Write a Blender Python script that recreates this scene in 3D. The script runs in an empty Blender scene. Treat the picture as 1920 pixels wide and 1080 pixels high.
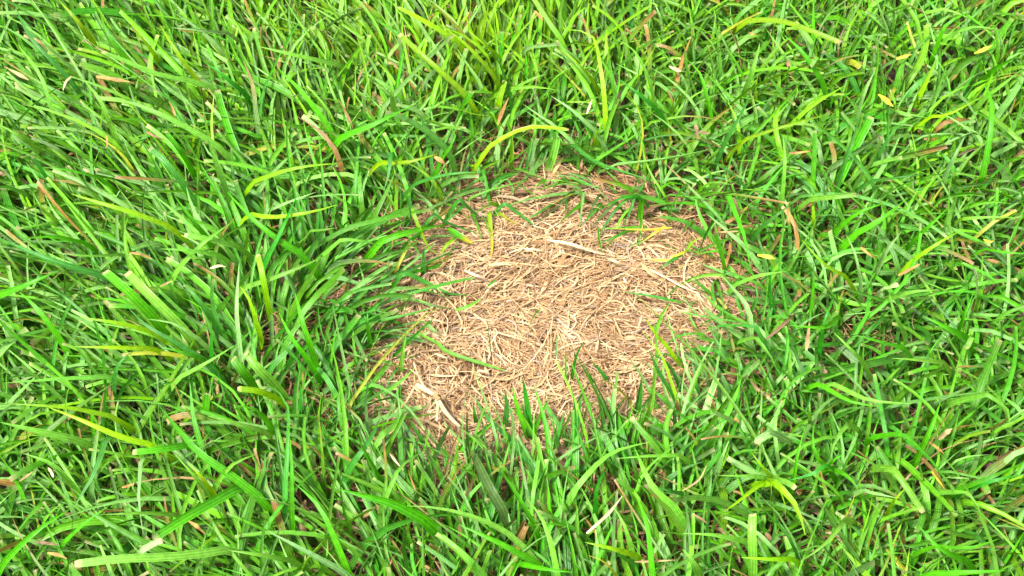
import bpy, math
import numpy as np
from mathutils import Vector

# ------------------------------------------------------------------ camera
ELEV, DIST, HFOV = math.radians(52.0), 0.86, math.radians(32.5)
TARGET = np.array([0.0, 0.0, 0.012])
TILT = math.pi / 2 - ELEV
CAMPOS = TARGET + DIST * np.array([0.0, -math.cos(ELEV), math.sin(ELEV)])
scene = bpy.context.scene
cam = bpy.data.cameras.new('camera')
cam.angle = HFOV
cam.clip_start, cam.clip_end = 0.02, 200.0
cam_ob = bpy.data.objects.new('camera', cam)
cam_ob.location = CAMPOS
cam_ob.rotation_euler = (TILT, 0, 0)
scene.collection.objects.link(cam_ob)
scene.camera = cam_ob

# ------------------------------------------------------------------ sky, sun, exposure
SUN_EL, SUN_AZ = math.radians(60), math.radians(-115)     # azimuth from +Y towards +X
world = bpy.data.worlds.new('World')
scene.world = world
world.use_nodes = True
wn, wl = world.node_tree.nodes, world.node_tree.links
bg = wn['Background']
sky = wn.new('ShaderNodeTexSky')
sky.sky_type = 'NISHITA'
sky.sun_disc = False
sky.sun_elevation = SUN_EL
sky.sun_rotation = SUN_AZ
sky.dust_density = 4.0
hs = wn.new('ShaderNodeHueSaturation')                   # thin overcast: little blue left
hs.inputs['Saturation'].default_value = 0.16
wl.new(sky.outputs['Color'], hs.inputs['Color'])
wl.new(hs.outputs['Color'], bg.inputs['Color'])
bg.inputs['Strength'].default_value = 0.07
sun = bpy.data.lights.new('sun', 'SUN')
sun.energy = 1.5
sun.angle = math.radians(11)
sun.color = (1.0, 0.96, 0.9)
sun_ob = bpy.data.objects.new('sun', sun)
sd = Vector((math.sin(SUN_AZ) * math.cos(SUN_EL), math.cos(SUN_AZ) * math.cos(SUN_EL), math.sin(SUN_EL)))
sun_ob.rotation_euler = sd.to_track_quat('Z', 'Y').to_euler()
sun_ob.location = sd * 5
scene.collection.objects.link(sun_ob)
vs = scene.view_settings
vs.view_transform, vs.look, vs.gamma, vs.use_curve_mapping = 'Standard', 'None', 1.0, False
vs.exposure = 2.5
try:
    scene.cycles.max_bounces = 8
    scene.cycles.diffuse_bounces = 3
    scene.cycles.transmission_bounces = 4
except Exception:
    pass

rng = np.random.default_rng(11)
FPX = 960.0 / math.tan(HFOV / 2)
R_ = np.array([1.0, 0, 0]); U_ = np.array([0, math.cos(TILT), math.sin(TILT)]); F_ = np.array([0, math.sin(TILT), -math.cos(TILT)])
MPP = DIST / FPX                                         # metres per photo pixel near the middle


def at(px, py, z):
    """point of height z seen at photo pixel (px, py); arrays welcome"""
    px, py, z = np.broadcast_arrays(np.asarray(px, float), np.asarray(py, float), np.asarray(z, float))
    d = F_ + ((px - 960) / FPX)[..., None] * R_ + ((540 - py) / FPX)[..., None] * U_
    t = (z - CAMPOS[2]) / d[..., 2]
    return CAMPOS + d * t[..., None]


def smooth(a, b, x):
    t = np.clip((x - a) / (b - a), 0, 1)
    return t * t * (3 - 2 * t)


def unit(v):
    return v / np.maximum(np.linalg.norm(v, axis=-1, keepdims=True), 1e-9)


# ------------------------------------------------------------------ outline of the dead patch on the ground
OUT = np.array([(890, 425), (960, 402), (1050, 376), (1120, 392), (1205, 430), (1280, 470), (1316, 522), (1330, 585), (1320, 665), (1275, 752),
                (1190, 815), (1040, 846), (870, 856), (758, 822), (712, 735), (718, 655), (745, 592), (768, 540), (785, 490), (832, 445)], float)
POLY = at(OUT[:, 0], OUT[:, 1], 0.004)[:, :2]


def sdf(xy):
    """signed distance to the patch outline, negative inside"""
    xy = np.asarray(xy, float)
    best = np.full(len(xy), 9e9); inside = np.zeros(len(xy), bool)
    for i in range(len(POLY)):
        a, b = POLY[i], POLY[(i + 1) % len(POLY)]
        ab = b - a
        t = np.clip(((xy - a) @ ab) / (ab @ ab), 0, 1)
        best = np.minimum(best, np.linalg.norm(xy - a - t[:, None] * ab, axis=1))
        c = ((a[1] > xy[:, 1]) != (b[1] > xy[:, 1])) & (xy[:, 0] < (b[0] - a[0]) * (xy[:, 1] - a[1]) / (b[1] - a[1] + 1e-12) + a[0])
        inside ^= c
    return np.where(inside, -best, best)


PC = POLY.mean(0)


def lumps(x, y):
    return (0.5 * np.sin(61 * x + 23 * y + 1.1) + 0.5 * np.sin(-37 * x + 71 * y + 4.0) + 0.35 * np.sin(143 * x - 97 * y)
            + 0.3 * np.sin(171 * y + 88 * x + 2.2) + 0.2 * np.sin(311 * x + 263 * y))


# ------------------------------------------------------------------ materials
def mat_base(name):
    m = bpy.data.materials.new(name)
    m.use_nodes = True
    nt = m.node_tree
    nt.nodes.clear()
    return m, nt.nodes, nt.links


def blade_material(name, trans, rough, spec, stripe, spots):
    m, n, l = mat_base(name)
    out = n.new('ShaderNodeOutputMaterial')
    at_ = n.new('ShaderNodeAttribute'); at_.attribute_name = 'tint'
    uv = n.new('ShaderNodeAttribute'); uv.attribute_name = 'bladeuv'
    sep = n.new('ShaderNodeSeparateXYZ'); l.new(uv.outputs['Vector'], sep.inputs[0])
    # lengthwise veins
    mul = n.new('ShaderNodeMath'); mul.operation = 'MULTIPLY'; mul.inputs[1].default_value = 2 * math.pi * 3.0
    l.new(sep.outputs[0], mul.inputs[0])
    cs = n.new('ShaderNodeMath'); cs.operation = 'COSINE'; l.new(mul.outputs[0], cs.inputs[0])
    geo = n.new('ShaderNodeNewGeometry')
    noi = n.new('ShaderNodeTexNoise'); noi.inputs['Scale'].default_value = 420; noi.inputs['Detail'].default_value = 4
    l.new(geo.outputs['Position'], noi.inputs['Vector'])
    mr = n.new('ShaderNodeMapRange'); mr.inputs[1].default_value = -1; mr.inputs[2].default_value = 1
    mr.inputs[3].default_value = 1 - stripe; mr.inputs[4].default_value = 1 + stripe
    l.new(cs.outputs[0], mr.inputs[0])
    mr2 = n.new('ShaderNodeMapRange'); mr2.inputs[1].default_value = .25; mr2.inputs[2].default_value = .75
    mr2.inputs[3].default_value = 1 - spots; mr2.inputs[4].default_value = 1 + spots
    l.new(noi.outputs['Fac'], mr2.inputs[0])
    mm = n.new('ShaderNodeMath'); mm.operation = 'MULTIPLY'; l.new(mr.outputs[0], mm.inputs[0]); l.new(mr2.outputs[0], mm.inputs[1])
    sc = n.new('ShaderNodeVectorMath'); sc.operation = 'SCALE'; l.new(at_.outputs['Color'], sc.inputs[0]); l.new(mm.outputs[0], sc.inputs['Scale'])
    spk = n.new('ShaderNodeTexNoise'); spk.inputs['Scale'].default_value = 760; spk.inputs['Detail'].default_value = 2
    l.new(geo.outputs['Position'], spk.inputs['Vector'])
    sr = n.new('ShaderNodeMapRange'); sr.inputs[1].default_value = .66; sr.inputs[2].default_value = .74; sr.inputs[4].default_value = .55
    l.new(spk.outputs['Fac'], sr.inputs[0])
    smx = n.new('ShaderNodeMix'); smx.data_type = 'RGBA'; smx.inputs['B'].default_value = (.16, .12, .045, 1)
    l.new(sr.outputs[0], smx.inputs['Factor']); l.new(sc.outputs[0], smx.inputs['A'])
    bmp = n.new('ShaderNodeBump'); bmp.inputs['Strength'].default_value = .18; bmp.inputs['Distance'].default_value = .00025
    l.new(cs.outputs[0], bmp.inputs['Height'])
    bs = n.new('ShaderNodeBsdfPrincipled')
    bs.inputs['Roughness'].default_value = rough
    bs.inputs['Specular IOR Level'].default_value = spec
    l.new(smx.outputs['Result'], bs.inputs['Base Color']); l.new(bmp.outputs[0], bs.inputs['Normal'])
    if trans > 0:
        tr = n.new('ShaderNodeBsdfTranslucent')
        tint = n.new('ShaderNodeVectorMath'); tint.operation = 'MULTIPLY'; tint.inputs[1].default_value = (1.25, 1.15, .55)
        l.new(sc.outputs[0], tint.inputs[0]); l.new(tint.outputs[0], tr.inputs['Color'])
        mx = n.new('ShaderNodeMixShader'); mx.inputs[0].default_value = trans
        l.new(bs.outputs[0], mx.inputs[1]); l.new(tr.outputs[0], mx.inputs[2]); l.new(mx.outputs[0], out.inputs[0])
    else:
        l.new(bs.outputs[0], out.inputs[0])
    return m


M_GRASS = blade_material('living_grass', .30, .40, .24, .22, .24)
M_STRAW = blade_material('dead_straw', .05, .60, .3, .12, .26)


def soil_material():
    m, n, l = mat_base('soil')
    out = n.new('ShaderNodeOutputMaterial'); bs = n.new('ShaderNodeBsdfPrincipled'); l.new(bs.outputs[0], out.inputs[0])
    geo = n.new('ShaderNodeNewGeometry')
    a = n.new('ShaderNodeTexNoise'); a.inputs['Scale'].default_value = 160; a.inputs['Detail'].default_value = 8
    l.new(geo.outputs['Position'], a.inputs['Vector'])
    r = n.new('ShaderNodeValToRGB')
    r.color_ramp.elements[0].position = .3; r.color_ramp.elements[0].color = (.018, .010, .005, 1)
    r.color_ramp.elements[1].position = .75; r.color_ramp.elements[1].color = (.075, .038, .017, 1)
    l.new(a.outputs['Fac'], r.inputs[0])
    b = n.new('ShaderNodeTexNoise'); b.inputs['Scale'].default_value = 3; b.inputs['Detail'].default_value = 9
    l.new(geo.outputs['Position'], b.inputs['Vector'])
    g = n.new('ShaderNodeValToRGB')
    g.color_ramp.elements[0].position = .3; g.color_ramp.elements[0].color = (.015, .06, .006, 1)
    g.color_ramp.elements[1].position = .7; g.color_ramp.elements[1].color = (.045, .15, .012, 1)
    l.new(b.outputs['Fac'], g.inputs[0])
    ln = n.new('ShaderNodeVectorMath'); ln.operation = 'LENGTH'; l.new(geo.outputs['Position'], ln.inputs[0])
    mr = n.new('ShaderNodeMapRange'); mr.inputs[1].default_value = .48; mr.inputs[2].default_value = .75; l.new(ln.outputs['Value'], mr.inputs[0])
    mx = n.new('ShaderNodeMix'); mx.data_type = 'RGBA'
    l.new(mr.outputs[0], mx.inputs['Factor']); l.new(r.outputs[0], mx.inputs['A']); l.new(g.outputs[0], mx.inputs['B'])
    l.new(mx.outputs['Result'], bs.inputs['Base Color'])
    bs.inputs['Roughness'].default_value = .9
    bp = n.new('ShaderNodeBump'); bp.inputs['Strength'].default_value = .8; bp.inputs['Distance'].default_value = .003
    l.new(a.outputs['Fac'], bp.inputs['Height']); l.new(bp.outputs[0], bs.inputs['Normal'])
    return m


# ------------------------------------------------------------------ objects and tags
def tag(o, label=None, cat=None, group=None, kind=None):
    if label: o['label'] = label
    if cat: o['category'] = cat
    if group: o['group'] = group
    if kind: o['kind'] = kind
    return o


def link(name, mesh, mat, parent=None, loc=None):
    if mat: mesh.materials.append(mat)
    o = bpy.data.objects.new(name, mesh)
    scene.collection.objects.link(o)
    if loc is not None: o.location = loc
    if parent is not None: o.parent = parent
    return o


def mesh_from(name, verts, faces, tint=None, uv=None, quads=True):
    me = bpy.data.meshes.new(name)
    k = faces.shape[1]
    me.vertices.add(len(verts)); me.vertices.foreach_set('co', verts.astype(np.float32).ravel())
    me.loops.add(faces.size); me.loops.foreach_set('vertex_index', faces.astype(np.int32).ravel())
    me.polygons.add(len(faces)); me.polygons.foreach_set('loop_start', np.arange(0, faces.size, k, dtype=np.int32))
    me.polygons.foreach_set('use_smooth', np.ones(len(faces), bool))
    if tint is not None:
        a = me.attributes.new('tint', 'FLOAT_COLOR', 'POINT')
        a.data.foreach_set('color', np.concatenate([tint, np.ones((len(tint), 1))], 1).astype(np.float32).ravel())
        a = me.attributes.new('bladeuv', 'FLOAT_VECTOR', 'POINT')
        a.data.foreach_set('vector', uv.astype(np.float32).ravel())
    me.update(calc_edges=True); me.validate()
    return me


def ribbons(name, C, S, N, HW, fold, T, v=None):
    """n ribbons of k rings: centre line C, side S, normal N (n,k,3), half width HW (n,k), keel depth fold (n,), colour T (n,k,3)"""
    n, k, _ = C.shape
    off = S * HW[..., None]
    drop = N * (HW * fold[:, None])[..., None]
    V = np.stack([C - off, C - drop, C + off], 2)                       # (n,k,3,3)
    idx = np.arange(n * k * 3).reshape(n, k, 3)
    q1 = np.stack([idx[:, :-1, 0], idx[:, :-1, 1], idx[:, 1:, 1], idx[:, 1:, 0]], -1)
    q2 = np.stack([idx[:, :-1, 1], idx[:, :-1, 2], idx[:, 1:, 2], idx[:, 1:, 1]], -1)
    F = np.concatenate([q1.reshape(-1, 4), q2.reshape(-1, 4)])
    vv = np.linspace(0, 1, k) if v is None else v
    uv = np.zeros((n, k, 3, 3)); uv[..., 0] = np.array([0, .5, 1.]); uv[..., 1] = vv[None, :, None]
    TT = np.repeat(T[:, :, None, :], 3, 2)
    return mesh_from(name, V.reshape(-1, 3), F, TT.reshape(-1, 3), uv.reshape(-1, 3))


def frames(C, up, roll):
    """side and normal along centre lines; up (3,) or like C, roll (n,k) in radians"""
    Tn = unit(np.gradient(C, axis=1))
    S = unit(np.cross(Tn, np.broadcast_to(up, Tn.shape)))
    N = np.cross(S, Tn)
    c, s = np.cos(roll)[..., None], np.sin(roll)[..., None]
    return S * c + N * s, N * c - S * s


# colours of the plants (base colours); p and l also carry painted pale sheen
COL = {'b': (.052, .262, .003), 'y': (.158, .325, .003), 'd': (.014, .125, .004), 'p': (.112, .300, .026), 'u': (.036, .172, .017),
       'l': (.165, .330, .090), 'n': (.060, .115, .026), 'o': (.225, .125, .032), 't': (.250, .170, .070), 'k': (.165, .098, .050),
       'c': (.440, .330, .185), 'Y': (.360, .300, .020), 'w': (.28, .36, .16)}
COL = {k: np.array(v) for k, v in COL.items()}

# ------------------------------------------------------------------ ground
def axis():
    fine = np.linspace(-.45, .45, 181)
    outer = np.array([.5, .6, .75, .95, 1.2, 1.6, 2.2, 3.2, 5, 8, 14, 25])
    return np.concatenate([-outer[::-1], fine, outer])


gx, gy = np.meshgrid(axis(), axis() + .04, indexing='ij')
gz = .0011 * lumps(gx, gy) + .0012 * rng.standard_normal(gx.shape) * (np.hypot(gx, gy) < .6)
gz -= .002
nx, ny = gx.shape
gi = np.arange(nx * ny).reshape(nx, ny)
gf = np.stack([gi[:-1, :-1], gi[1:, :-1], gi[1:, 1:], gi[:-1, 1:]], -1).reshape(-1, 4)
ground = link('ground', mesh_from('ground', np.stack([gx, gy, gz], -1).reshape(-1, 3), gf), soil_material())
tag(ground, 'brown crumbly soil under the grass and the dead patch', 'soil', kind='structure')

# ------------------------------------------------------------------ how the turf grows, by place
# photo pixel, tip heading (right, away), scatter (rad), lean at root and tip (deg), length (mm), yellow, blue
FLOW = [(60, 80, -.7, .6, .6, 28, 78, 55, .25, .25), (300, 250, -.8, .5, .55, 30, 80, 62, .3, .2), (100, 480, -.9, .3, .7, 34, 86, 60, .2, .2),
        (320, 600, -.85, .45, .5, 32, 84, 62, .2, .3), (600, 300, -.4, .7, 1.0, 26, 84, 52, .3, .3), (600, 80, -.4, .8, .7, 20, 70, 56, .6, .1),
        (900, 90, -.15, 1, .6, 14, 55, 52, .8, .05), (1150, 120, .05, 1, .9, 18, 70, 50, .55, .15), (1480, 120, .1, .6, 1.6, 24, 88, 42, .3, .2),
        (1800, 120, .5, .7, 1.0, 24, 80, 46, .35, .2), (1700, 330, .6, .6, 1.1, 26, 84, 48, .3, .25), (1500, 480, .2, .4, 1.9, 30, 95, 40, .1, .5),
        (1780, 620, .3, .3, 1.7, 30, 95, 42, .15, .4), (1520, 720, -.1, .3, 1.8, 30, 98, 42, .1, .5), (1060, 260, .1, .2, 1.6, 34, 100, 42, .2, .4),
        (640, 560, .5, .1, 1.1, 34, 96, 44, .05, .6), (620, 720, .2, .4, 1.2, 28, 86, 44, .1, .55), (180, 900, -.5, .4, 1.3, 30, 92, 52, .25, .3),
        (560, 960, -.7, .5, .9, 28, 86, 56, .25, .25), (940, 860, -.1, 1, .6, 16, 66, 52, .2, .4), (1180, 860, 0, 1, .6, 16, 68, 52, .15, .45),
        (1180, 1040, -.4, .7, 1.0, 24, 84, 52, .2, .3), (1450, 950, 0, .4, 1.7, 30, 95, 46, .25, .3), (1850, 940, .6, .2, 1.2, 28, 90, 52, .25, .25)]
FL = np.array(FLOW)
FP = at(FL[:, 0], FL[:, 1], .02)[:, :2]


def field(xy):
    d2 = ((xy[:, None, :] - FP[None]) ** 2).sum(-1) + 3e-4
    w = d2 ** -1.5
    w /= w.sum(1, keepdims=True)
    return w @ FL[:, 2:]


def canopy(xy):
    return .006 + .024 * smooth(-.012, .030, sdf(xy))


def grow(xy, K, detail):
    """turf blades rooted at xy: returns the ribbon arrays"""
    n = len(xy)
    f = field(xy); s = sdf(xy)
    edge = 1 - smooth(.0, .03, s)
    az = np.arctan2(f[:, 1], f[:, 0]) + f[:, 2] * rng.standard_normal(n) * .72
    # by the patch half of the blades flop towards it
    inn = np.arctan2(PC[1] - xy[:, 1], PC[0] - xy[:, 0]) + rng.normal(0, .7, n)
    flop = rng.random(n) < .55 * edge * (xy[:, 1] > PC[1] - .045)
    az = np.where(flop, inn, az)
    L = f[:, 5] * .00103 * np.exp(rng.normal(-.03, .28, n)) * (1 - .22 * edge)
    th0 = np.radians(f[:, 3]) * np.clip(rng.normal(1, .45, n), .1, 2.2)
    th1 = np.radians(f[:, 4]) * np.clip(rng.normal(1, .22, n), .4, 1.4) + .15 * edge
    th1 = np.where(flop, np.maximum(th1, 1.6), th1)
    short = rng.random(n) < .18
    L = np.where(short, L * .55, np.where(flop, np.minimum(L, .042), L))
    tv = np.array([0, .17, .34, .51, .68, .83, .945, 1.]) if K == 8 else np.linspace(0, 1, K)
    t = tv[None]
    p = rng.uniform(.7, 2.2, n)[:, None]
    th = th0[:, None] + (th1 - th0)[:, None] * t ** p
    # some blades are folded over at a sharp bend
    kink = (rng.random(n) < .10)[:, None]; kp = rng.uniform(.4, .8, n)[:, None]
    th = th + kink * smooth(kp - .06, kp + .06, t) * rng.uniform(.6, 1.2, n)[:, None]
    azt = az[:, None] + (rng.normal(0, 1, n) * (.2 + .38 * f[:, 2]))[:, None] * t ** 1.3
    D = np.stack([np.sin(th) * np.cos(azt), np.sin(th) * np.sin(azt), np.cos(th)], -1)
    step = L[:, None, None] * np.diff(tv)[None, :, None]
    C = np.zeros((n, K, 3))
    C[:, 1:] = np.cumsum((D[:, :-1] + D[:, 1:]) * .5 * step, 1)
    C[:, :, 0] += xy[:, 0:1]; C[:, :, 1] += xy[:, 1:2]
    C[:, :, 2] += -.004
    hmax = rng.uniform(.008, .023, n)[:, None]
    z = C[:, :, 2]
    z = np.where(z > hmax, hmax + (z - hmax) * .30, z)
    floor = rng.uniform(.004, .014, n)[:, None] * smooth(.25, .5, t)
    C[:, :, 2] = np.maximum(z, floor - .004 * (1 - t))
    roll = rng.normal(0, .5, n)[:, None] + rng.normal(0, .9, n)[:, None] * t
    up = np.broadcast_to(np.array([0, -.25, 1.]), C.shape) + .0
    S, N = frames(C, up, roll)
    W = np.clip(rng.lognormal(math.log(.00102), .34, n), .00035, .0019) * (1 - .36 * edge)
    cut = rng.random(n) < .42
    prof = (.62 + .38 * smooth(0, .3, t)) * np.where(cut[:, None], 1 - .22 * t ** 3, np.maximum(1 - t ** 2.6, .06))
    HW = W[:, None] * prof
    # colour
    yel = np.clip(f[:, 6] + rng.normal(0, .22, n), 0, 1); blu = np.clip(f[:, 7] + .35 * edge + rng.normal(0, .25, n), 0, 1)
    base = np.where((rng.random(n) < .45)[:, None], COL['b'], COL['d'])
    base = base * .55 + .45 * np.where((rng.random(n) < .5)[:, None], COL['b'], COL['p'])
    c = base * (1 - yel[:, None]) + COL['y'] * yel[:, None]
    c = c * (1 - .75 * blu[:, None]) + COL['u'] * .75 * blu[:, None]
    pal = (rng.random(n) < .19)[:, None]  # whitish highlights on some blades, put into their colour
    c = np.where(pal | ((rng.random(n) < .3 * edge)[:, None]), .4 * c + .6 * COL['l'], c)
    dry = rng.random(n)
    c = np.where((dry < .006)[:, None], COL['o'], c); c = np.where(((dry > .030) & (dry < .036))[:, None], COL['t'], c)
    c = np.where(((dry > .065) & (dry < .071))[:, None], .6 * COL['Y'] + .4 * c, c)
    # half-dead blades in a band along the rim
    sick = rng.random(n) < .22 * (1 - smooth(-.002, .016, s))
    c = np.where(sick[:, None], .35 * c + .65 * np.where((rng.random(n) < .5)[:, None], COL['Y'] * .8, COL['t']), c)
    c = c * np.exp(rng.normal(0, .26, n))[:, None]
    T = np.repeat(c[:, None, :], K, 1)
    tb = (1 - smooth(0, .3, t))[..., None]
    T = T * (1 - .55 * tb) + (.6 * COL['w'] * np.array([.7, .75, .45])) * .55 * tb
    half = ((dry > .08) & (dry < .145))[:, None, None] * smooth(.55, .95, t)[..., None]
    T = T * (1 - half) + COL['o'] * half
    tip = (cut[:, None] * smooth(.93, 1.0, t) * rng.uniform(.2, .8, n)[:, None])[..., None]
    T = T * (1 - tip) + COL['c'] * tip
    return C, S, N, HW, np.abs(rng.normal(.35, .3, n)), T


def scatter(x0, x1, y0, y1, dens):
    n = rng.poisson(dens * (x1 - x0) * (y1 - y0))
    return np.stack([rng.uniform(x0, x1, n), rng.uniform(y0, y1, n)], 1)


pts = scatter(-.42, .42, -.31, .40, 72000)
d = sdf(pts)
clump = .75 + .25 * np.sin(pts[:, 0] * 97 + 2 * np.sin(pts[:, 1] * 61)) * np.sin(pts[:, 1] * 83 + 1.7 * np.sin(pts[:, 0] * 55))
keep = rng.random(len(pts)) < np.maximum(smooth(-.008, .024, d + .0045 * lumps(1.3 * pts[:, 0], 1.3 * pts[:, 1])), .0015) * clump
stalk = at(822, 812, 0)[:2]
keep &= (((pts - stalk) * np.array([1, .75])) ** 2).sum(1) > .030 ** 2 * rng.uniform(.45, 1, len(pts))
pts = pts[keep]
lawn = link('lawn_grass', ribbons('lawn_grass', *grow(pts, 8, 1)), M_GRASS)
tag(lawn, 'dense short green lawn grass growing all round the dead patch', 'grass', kind='stuff')
# the lawn goes on, in wider blades, beyond the part looked at
far = scatter(-1.8, 1.8, -1.5, 2.0, 3400)
far = far[(np.abs(far[:, 0]) > .44) | (far[:, 1] < -.32) | (far[:, 1] > .41)]
a = list(grow(far, 5, 0)); a[3] = a[3] * 2.0
outer = link('outer_lawn_grass', ribbons('outer_lawn_grass', *a), M_GRASS)
tag(outer, 'lawn grass stretching away outside the ground round the patch', 'grass', kind='stuff')


# ------------------------------------------------------------------ matted dead grass
def lie(x, y):
    """which way the dead grass is combed"""
    sw = at(800, 560, 0)[:2]
    a = -.34 + .50 * np.sin(34 * x + 21 * y) + .40 * np.sin(57 * y - 29 * x + 1.2)
    return a + 1.9 * np.exp(-((x - sw[0]) ** 2 + (y - sw[1]) ** 2) / .0011)


def straw(xy, z, az, L, W, c, K=7, curl=.9, combed=False, holes=None):
    n = len(xy)
    t = np.linspace(0, 1, K)[None]
    wig = rng.normal(0, curl, n)[:, None] * (t - .5) + rng.normal(0, .35 * curl, n)[:, None] * np.sin(t * 6.3 + rng.uniform(0, 6, n)[:, None])
    C = np.zeros((n, K, 3))
    C[:, 0, :2] = xy
    for i in range(1, K):
        a = az + wig[:, i] + (lie(C[:, i - 1, 0], C[:, i - 1, 1]) if combed else 0)
        C[:, i, 0] = C[:, i - 1, 0] + np.cos(a) * L / (K - 1)
        C[:, i, 1] = C[:, i - 1, 1] + np.sin(a) * L / (K - 1)
    C[:, :, :2] += (xy - C[:, :, :2].mean(1))[:, None]
    if holes is not None:                                # little gaps the straws go round
        hit = np.zeros(n, bool)
        for hx, hy, hr in holes:
            hit |= ((C[:, :, 0] - hx) ** 2 + (1.6 * (C[:, :, 1] - hy)) ** 2).min(1) < hr * hr
        ok = ~hit | (rng.random(n) < .02)
        C, xy, z, L, W, c = C[ok], xy[ok], z[ok], L[ok], W[ok], c[ok]
        n = len(xy)
    slope = rng.normal(0, .10, n)[:, None] * (t - .5) * L[:, None]
    C[:, :, 2] = np.maximum(z[:, None] + slope - np.abs(rng.normal(0, .0018, n))[:, None] * (2 * t - 1) ** 2 * 2
                            + .0014 * lumps(C[:, :, 0], C[:, :, 1]), -.001)
    S, N = frames(C, np.array([0, 0, 1.]), rng.normal(0, .35, n)[:, None] + rng.normal(0, .6, n)[:, None] * (t - .5))
    HW = W[:, None] * (1 - .75 * np.abs(2 * t - 1) ** 3)
    T = np.repeat(c[:, None, :], K, 1) * (1 + .18 * np.sin(t * 5 + rng.uniform(0, 6, n)[:, None]))[..., None]
    return C, S, N, HW, rng.uniform(-.8, .3, n), T


def straw_colour(n, ring):
    pal = np.array([(.395, .238, .108), (.475, .308, .150), (.300, .162, .068), (.56, .400, .22), (.19, .090, .034), (.41, .262, .138), (.33, .235, .172)])
    c = pal[rng.choice(7, n, p=[.22, .24, .12, .18, .08, .10, .06])]
    c = c * rng.uniform(.62, 1.18, n)[:, None]
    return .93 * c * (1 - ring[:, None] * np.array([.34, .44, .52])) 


pts = scatter(-.16, .20, -.15, .14, 880000)
d = sdf(pts)
pts = pts[rng.random(len(pts)) < 1 - .93 * smooth(-.004, .040, d)]
n = len(pts); d = sdf(pts)
x, y = pts[:, 0], pts[:, 1]
front = 1 - smooth(-.06, -.02, y)
az = front * rng.normal(0, .8, n) + rng.normal(0, .36, n) + (rng.random(n) < .34) * rng.uniform(-1.6, 1.6, n)
z = .0010 + .0090 * rng.random(n) ** .9 * (1 - .35 * smooth(-.02, .03, d))
L = np.clip(rng.lognormal(math.log(.0190), .48, n), .005, .055)
W = np.clip(rng.lognormal(math.log(.00022), .46, n), .00009, .0009)
wide = rng.random(n) < .035
W = np.where(wide, W * 2.2, W)
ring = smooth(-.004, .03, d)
HOLES = np.concatenate([np.stack([rng.uniform(-.07, .12, 120), rng.uniform(-.10, .06, 120), rng.uniform(.0006, .0022, 120)], 1)])
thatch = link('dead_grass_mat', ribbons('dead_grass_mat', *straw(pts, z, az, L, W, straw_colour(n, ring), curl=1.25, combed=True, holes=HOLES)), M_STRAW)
tag(thatch, 'matted tan dead grass lying flat over the bare patch', 'dead grass', kind='stuff')

# dry litter between the living blades
pts = scatter(-.45, .45, -.33, .42, 5500)
d = sdf(pts); pts = pts[d > .004]; n = len(pts)
pal = np.stack([COL['o'], COL['t'], COL['k'], COL['c'] * .8, np.array((.20, .11, .05))])
c = pal[rng.choice(5, n, p=[.22, .24, .20, .08, .26])] * rng.uniform(.5, 1.0, n)[:, None]
litter = link('dry_litter', ribbons('dry_litter', *straw(pts, rng.uniform(.001, .013, n), rng.uniform(0, 6.3, n), rng.uniform(.006, .026, n),
              np.clip(rng.lognormal(math.log(.0007), .4, n), .0003, .0018), c, K=5, curl=.6)), M_STRAW)
tag(litter, 'brown and tan dry clippings caught low among the green grass', 'clippings', kind='stuff')

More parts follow.
